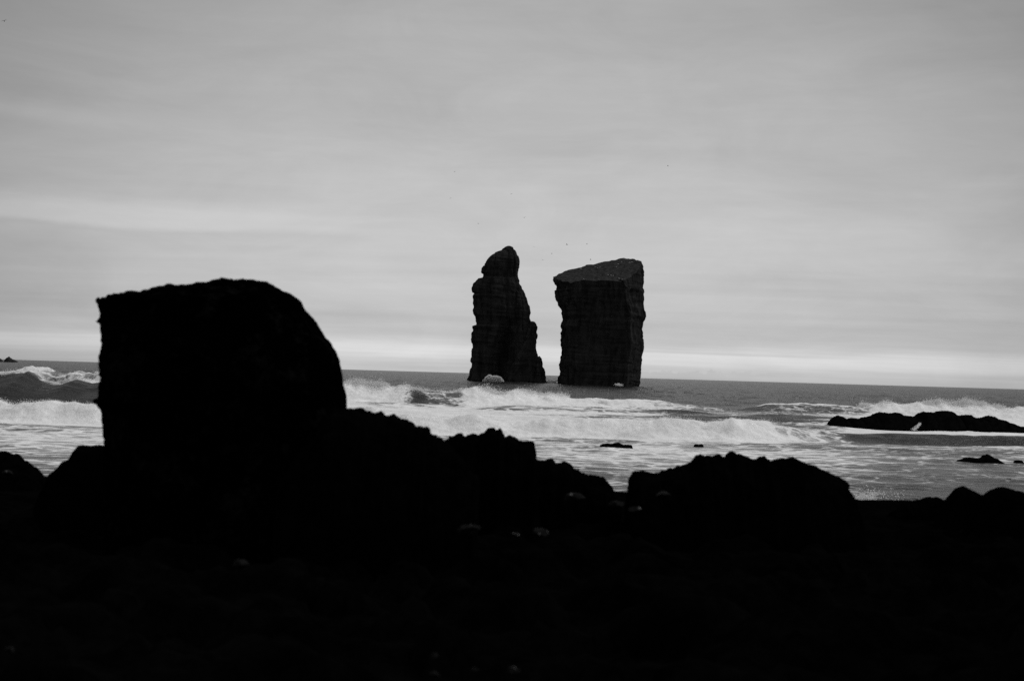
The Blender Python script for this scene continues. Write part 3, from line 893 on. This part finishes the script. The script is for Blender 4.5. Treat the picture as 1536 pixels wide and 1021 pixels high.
shore_rock([(-70, 720), (-60, 690), (-30, 672), (0, 678), (7, 677), (9, 686), (14, 684), (19, 680), (22, 687), (33, 689), (37, 693), (47, 703), (60, 712)], 18, 0.7, 0.7,
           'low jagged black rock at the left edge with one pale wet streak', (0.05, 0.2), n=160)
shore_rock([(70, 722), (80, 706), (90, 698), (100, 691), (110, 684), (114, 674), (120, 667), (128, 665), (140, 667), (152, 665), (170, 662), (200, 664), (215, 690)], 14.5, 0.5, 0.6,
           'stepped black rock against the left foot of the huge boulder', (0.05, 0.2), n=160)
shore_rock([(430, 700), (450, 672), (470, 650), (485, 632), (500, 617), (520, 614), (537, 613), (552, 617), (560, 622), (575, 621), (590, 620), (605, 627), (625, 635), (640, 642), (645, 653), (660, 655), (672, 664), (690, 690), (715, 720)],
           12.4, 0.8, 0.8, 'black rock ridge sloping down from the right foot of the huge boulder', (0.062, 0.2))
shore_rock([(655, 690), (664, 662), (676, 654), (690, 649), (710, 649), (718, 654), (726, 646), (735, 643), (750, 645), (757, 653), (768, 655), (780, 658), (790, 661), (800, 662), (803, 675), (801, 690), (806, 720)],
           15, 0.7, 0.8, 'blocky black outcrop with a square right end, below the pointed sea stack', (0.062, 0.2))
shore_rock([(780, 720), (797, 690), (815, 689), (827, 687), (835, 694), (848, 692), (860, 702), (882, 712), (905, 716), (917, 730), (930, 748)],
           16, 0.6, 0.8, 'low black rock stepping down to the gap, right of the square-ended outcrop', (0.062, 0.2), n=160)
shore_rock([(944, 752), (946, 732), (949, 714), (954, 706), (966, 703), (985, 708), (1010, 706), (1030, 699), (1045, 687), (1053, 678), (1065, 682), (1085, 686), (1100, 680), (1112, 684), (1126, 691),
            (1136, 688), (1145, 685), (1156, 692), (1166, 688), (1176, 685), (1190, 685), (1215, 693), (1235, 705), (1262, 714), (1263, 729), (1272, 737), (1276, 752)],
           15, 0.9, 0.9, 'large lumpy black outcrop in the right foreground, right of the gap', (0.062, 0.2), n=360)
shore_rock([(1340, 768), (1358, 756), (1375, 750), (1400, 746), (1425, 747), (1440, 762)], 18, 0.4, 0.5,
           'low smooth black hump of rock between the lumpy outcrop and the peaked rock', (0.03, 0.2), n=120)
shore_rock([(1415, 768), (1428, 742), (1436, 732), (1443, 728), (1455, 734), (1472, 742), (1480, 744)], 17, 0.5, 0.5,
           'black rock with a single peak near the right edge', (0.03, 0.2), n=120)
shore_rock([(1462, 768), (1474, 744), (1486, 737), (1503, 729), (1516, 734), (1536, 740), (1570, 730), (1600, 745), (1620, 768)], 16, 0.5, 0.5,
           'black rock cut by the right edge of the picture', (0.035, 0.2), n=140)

# loose stones of the dark foreground; the wet ones catch the sky
def blob(name, r, mat, seed, flat=0.6):
    n_u, n_v = 40, 24
    th = np.linspace(0, 2 * math.pi, n_u, endpoint=False); ph = np.linspace(-math.pi / 2 + 0.01, math.pi / 2 - 0.01, n_v)
    Tt, Pp = np.meshgrid(th, ph)
    V = np.stack([np.cos(Pp) * np.cos(Tt), np.cos(Pp) * np.sin(Tt), np.sin(Pp) * flat], -1).reshape(-1, 3)
    d = 1 + 0.30 * fbm(V[:, 0] + seed, V[:, 1], V[:, 2], 3, 120 + seed) + 0.16 * billow(V[:, 0] * 2.2 + seed, V[:, 1] * 2.2, V[:, 2] * 2.2, 3, 121)
    V = V * d[:, None]
    rg = np.random.default_rng(seed + 50)
    for _ in range(11):     # broken faces
        nrm = rg.normal(size=3); nrm /= np.linalg.norm(nrm)
        over = np.maximum(V @ nrm - rg.uniform(0.45, 0.75) * (0.75 if abs(nrm[2]) > .6 else 1), 0)
        V = V - over[:, None] * nrm
    V = V * r
    return mesh_from(name, V, grid_faces(n_v, n_u, True), mat)


glints = [(12, 706, 17.2, 0.16, 'wet stone with a pale streak leaning on the left-edge rock'),
          (610, 752, 12.0, 0.20, 'wet stone gleaming faintly below the sloping ridge'),
          (640, 756, 11.8, 0.14, 'small wet stone right beside the one below the sloping ridge'),
          (700, 788, 10.6, 0.20, 'dim wet stone below the square-ended outcrop'),
          (775, 800, 10.3, 0.10, 'little wet stone left of the paler one in the middle foreground'),
          (812, 793, 10.5, 0.16, 'paler wet stone in the middle foreground under the gap'),
          (860, 741, 12.6, 0.20, 'broad wet slab catching light left of the gap'),
          (925, 752, 12.2, 0.16, 'wet stone lying in the gap between the outcrops'),
          (952, 760, 12.0, 0.13, 'small wet stone at the left foot of the lumpy outcrop'),
          (995, 738, 13.2, 0.16, 'wet stone set in the face of the lumpy outcrop'),
          (362, 840, 9.2, 0.12, 'barely lit stone in the dark below the huge boulder'),
          (650, 980, 7.9, 0.06, 'bright wet pebble near the bottom edge, upper of two'),
          (652, 1008, 7.6, 0.07, 'bright wet pebble near the bottom edge, lower of two'),
          (712, 1002, 7.6, 0.06, 'wet pebble at the bottom edge, left of the flat one'),
          (768, 1001, 7.6, 0.09, 'flat wet pebble at the bottom edge, rightmost of the bright ones'),
          (15, 971, 7.9, 0.08, 'thin pale stone in the bottom left corner')]
for i, (gx, gy, Y, r, lab) in enumerate(glints):
    X, z = at(gx, gy, Y)
    gz = float(ground_z(np.array([X]), np.array([Y]))[0])
    r = r * 0.5
    me = blob('wet_stone', r, M_glint, i, 0.42)
    o = link('wet_stone', me, label=lab, cat='stone', group='wet stones in the dark foreground', loc=(float(X), Y, float(max(z - r * 0.3, gz - r * 0.1))))
    o.rotation_euler = (0.1, random.uniform(-.2, .2), random.uniform(0, 6))

# ------------------------------------------------------------------ spray
crest_spray(wave_A, 140, -60, 160, 8000, 0.10, 0.035, 'white spray blowing off the tall dark wave at the left', 131)
crest_spray(wave_B, 172, 500, 860, 26000, 0.11, 0.045, 'white spray over the breaking crest in front of the sea stacks', 133)
crest_spray(wave_D, 192, 1290, 1640, 30000, 0.15, 0.05, 'white spray over the far breaker behind the long reef', 135)
crest_spray(wave_C, 94, -60, 1190, 12000, 0.05, 0.022, 'fine spray along the near bore of white water', 137)


def plume(cx_, cy_, z0, rx, ry, h, n, size, label):
    P = np.stack([RNG.normal(cx_, rx * 0.5, n), RNG.normal(cy_, ry * 0.5, n), z0 + np.abs(RNG.normal(0, 1, n)) * h * 0.5], -1)
    k = gnoise(P[:, 0] / 1.2, P[:, 1] / 1.2, P[:, 2] / 0.8, 139) > -0.15
    droplets('sea_spray', P[k], size, label, 'spray')


cX, _ = at(740, 566, 561)
n_ = 16000
px_ = np.where(RNG.uniform(size=n_) < 0.8, RNG.uniform(-0.8, 0.8, n_), np.clip(RNG.normal(0.3, 0.5, n_), -1, 1))
env = (np.clip(1 - px_ ** 2, 0, 1) ** 0.5) * (0.85 + 0.22 * gnoise(px_ * 2.2, 0.2, 0.6, 140)) * 2.9 + np.abs(RNG.normal(0, 0.12, n_))
P_ = np.stack([float(cX) + px_ * 4.2, 561 + RNG.normal(0, 0.9, n_), 0.6 + env * RNG.uniform(0, 1, n_) ** 0.8], -1)
droplets('sea_spray', P_, 0.16, 'burst of white foam in the cave mouth of the pointed sea stack', 'spray')
X, _ = at(1371, 644, 123.6)
t_ = RNG.uniform(0, 1, 420) ** 1.4
P_ = np.stack([float(X) + 0.55 * t_ + RNG.normal(0, 0.10, 420) * (1.1 - t_), 123.6 + RNG.normal(0, 0.15, 420), 0.2 + 0.55 * t_ + RNG.normal(0, 0.05, 420)], -1)
droplets('sea_spray', P_, 0.028, 'thin slanting splash on the middle of the long reef', 'spray')
for gx, Y, w_, h, lab in ((827, 598, 3.6, 1.6, 'low white wash surging through the gap between the two stacks'),
                          (928, 556, 1.2, 0.7, 'small white lick of foam at the foot of the flat-topped stack')):
    X, _ = at(gx, 575, Y)
    plume(float(X), Y, 0.5, w_, 1.0, h, 3000, 0.11, lab)

for gx, gy, Y, w_ in ((1322, 743, 44, 0.8), (1300, 745, 44, 0.5)):
    X, z = at(gx, gy, Y)
    plume(float(X), Y, 0.25, w_, 0.4, 0.35, 2500, 0.022, 'foam tossed up at the shore right of the lumpy outcrop, %s' % ('larger' if gx == 1322 else 'smaller, left of the larger'))

# ------------------------------------------------------------------ gulls
def gull_mesh(name, wing, mat, bank=0.0):
    """body, tail, beak and two bent wings; span 1.3 m"""
    V = []; Fc = []
    n = 8
    st_ = [(-0.30, 0.015), (-0.18, 0.045), (0.0, 0.075), (0.14, 0.062), (0.22, 0.045), (0.28, 0.04), (0.32, 0.015), (0.37, 0.004)]
    for (y, r) in st_:
        for j in range(n):
            a = 2 * math.pi * j / n
            V.append((r * math.cos(a), y, r * math.sin(a) + (0.015 if y > 0.15 else 0)))
    for i in range(len(st_) - 1):
        for j in range(n):
            Fc.append((i * n + j, i * n + (j + 1) % n, (i + 1) * n + (j + 1) % n, (i + 1) * n + j))
    for sgn in (-1, 1):
        b = len(V)
        for (x, yc, ch, z) in ((0.03, 0.05, 0.20, 0.02), (0.32, 0.09, 0.17, 0.02 + wing), (0.66, -0.04, 0.03, 0.02 + wing * 0.55)):
            V += [(sgn * x, yc + ch / 2, z), (sgn * x, yc, z + 0.014), (sgn * x, yc - ch / 2, z), (sgn * x, yc, z - 0.004)]
        for k in range(2):
            for j in range(4):
                Fc.append((b + k * 4 + j, b + k * 4 + (j + 1) % 4, b + k * 4 + 4 + (j + 1) % 4, b + k * 4 + 4 + j))
        Fc.append((b + 8, b + 9, b + 10, b + 11))
    b = len(V)
    V += [(-0.03, -0.26, 0), (0.03, -0.26, 0), (0.08, -0.42, 0.0), (-0.08, -0.42, 0.0), (0, -0.3, 0.015)]
    Fc += [(b, b + 1, b + 2, b + 3), (b, b + 4, b + 1), (b + 1, b + 4, b + 2), (b + 2, b + 4, b + 3), (b + 3, b + 4, b)]
    return mesh_from(name, np.array(V), Fc, mat)


wings = [gull_mesh('gull', w, M_gull_dark) for w in (0.16, 0.05, -0.08, 0.26)]
flying = [(6.5, 32, 330, 'gull flying in the top left corner of the sky'),
          (675.5, 297.5, 560, 'gull flying up and left of the pointed sea stack'),
          (767, 291, 600, 'topmost gull flying above the pointed sea stack'),
          (786.5, 326.5, 580, 'gull flying midway between the topmost one and the pointed stack'),
          (717.5, 335.5, 640, 'faint gull gliding left above the pointed stack'),
          (682, 257.5, 700, 'faintest gull, high and left above the pointed stack'),
          (801, 370, 600, 'gull just right of the tip of the pointed stack'),
          (850.5, 367, 540, 'darkest gull, over the gap between the two stacks'),
          (880.5, 366, 620, 'faint gull above the left part of the flat-topped stack'),
          (827.5, 380.3, 590, 'gull below and left of the darkest one, over the gap'),
          (813.8, 389.5, 600, 'lowest gull over the gap between the stacks'),
          (886, 389.5, 570, 'gull skimming just over the rim of the flat-topped stack'),
          (1002, 249, 560, 'lone gull high in the sky right of the stacks')]
for i, (gx, gy, Y, lab) in enumerate(flying):
    X, z = at(gx, gy, Y)
    o = link('gull', wings[i % 4], label=lab, cat='gull', group='gulls in flight', loc=(float(X), Y, float(z)))
    o.rotation_euler = (random.uniform(-.25, .25), random.uniform(-.5, .5), random.uniform(0, 6.28))
    if i in (4, 5, 8): o.rotation_euler = (0, 0.1, 1.2)
perch = [(780, 218, 'on the upper edge of the tilted top, nearest its left tip'), (868, 206, 'on the tilted top, left of the middle pair'),
         (897, 211, 'on the tilted top, right of the middle pair'), (1000, 207, 'right of centre on the tilted top, lower of two one above the other'),
         (1010, 189, 'right of centre on the tilted top, upper of two one above the other'), (1093, 178, 'high at the right of the tilted top, right one of a close pair'),
         (1080, 181, 'high at the right of the tilted top, left one of a close pair'), (1047, 158, 'at the highest point of the tilted top'),
         (948, 256, 'low on the tilted top, left one of three in a row'), (980, 261, 'low on the tilted top, right one of three in a row'),
         (1017, 278, 'just above the near corner of the tilted top, left of two'), (1035, 284, 'right at the near corner of the tilted top'),
         (964, 259, 'low on the tilted top, middle one of three in a row'), (800, 282, 'on the front rim of the tilted top, far left'),
         (885, 215, 'on the tilted top, just below the middle pair'), (1030, 176, 'on the tilted top, a little below its highest point')]


def perched_mesh():
    g_ = gull_mesh('perched_gull', 0.0, M_gull_white)
    V = np.array([v.co[:] for v in g_.vertices])
    w_ = np.abs(V[:, 0]) > 0.085
    V[w_, 0] = np.sign(V[w_, 0]) * 0.085; V[w_, 1] -= 0.14
    V[:, 2] += 0.16
    b = len(V); Fc = [tuple(p_.vertices) for p_ in g_.polygons]; L_ = []
    for sgn in (-1, 1):
        for (dx_, dy_) in ((-.008, -.008), (.008, -.008), (0, .01)):
            L_ += [(sgn * 0.03 + dx_, dy_, 0.0), (sgn * 0.03 + dx_, dy_, 0.12)]
        k = b + (0 if sgn < 0 else 6)
        Fc += [(k, k + 2, k + 3, k + 1), (k + 2, k + 4, k + 5, k + 3), (k + 4, k, k + 1, k + 5)]
    me = mesh_from('perched_gull', np.concatenate([V, np.array(L_)]), Fc, M_gull_white)
    return me


pm = perched_mesh()
for i, (gx, gy, where) in enumerate(perch):
    X, z = at(O1[0] + gx * S1, O1[1] + gy * S1, 1.0)
    d = Vector((float(X), 1.0, float(z) - CAM_H)).normalized()
    hit = cap_bvh.ray_cast(Vector((0, 0, CAM_H)), d, 2000)
    if hit[0] is None: continue
    o = link('perched_gull', pm, label='white gull ' + where, cat='gull',
             group='white gulls resting on the flat-topped sea stack', loc=tuple(hit[0]))
    o.rotation_euler = (0, 0, random.choice((1.57, -1.57)) + random.uniform(-.4, .4))
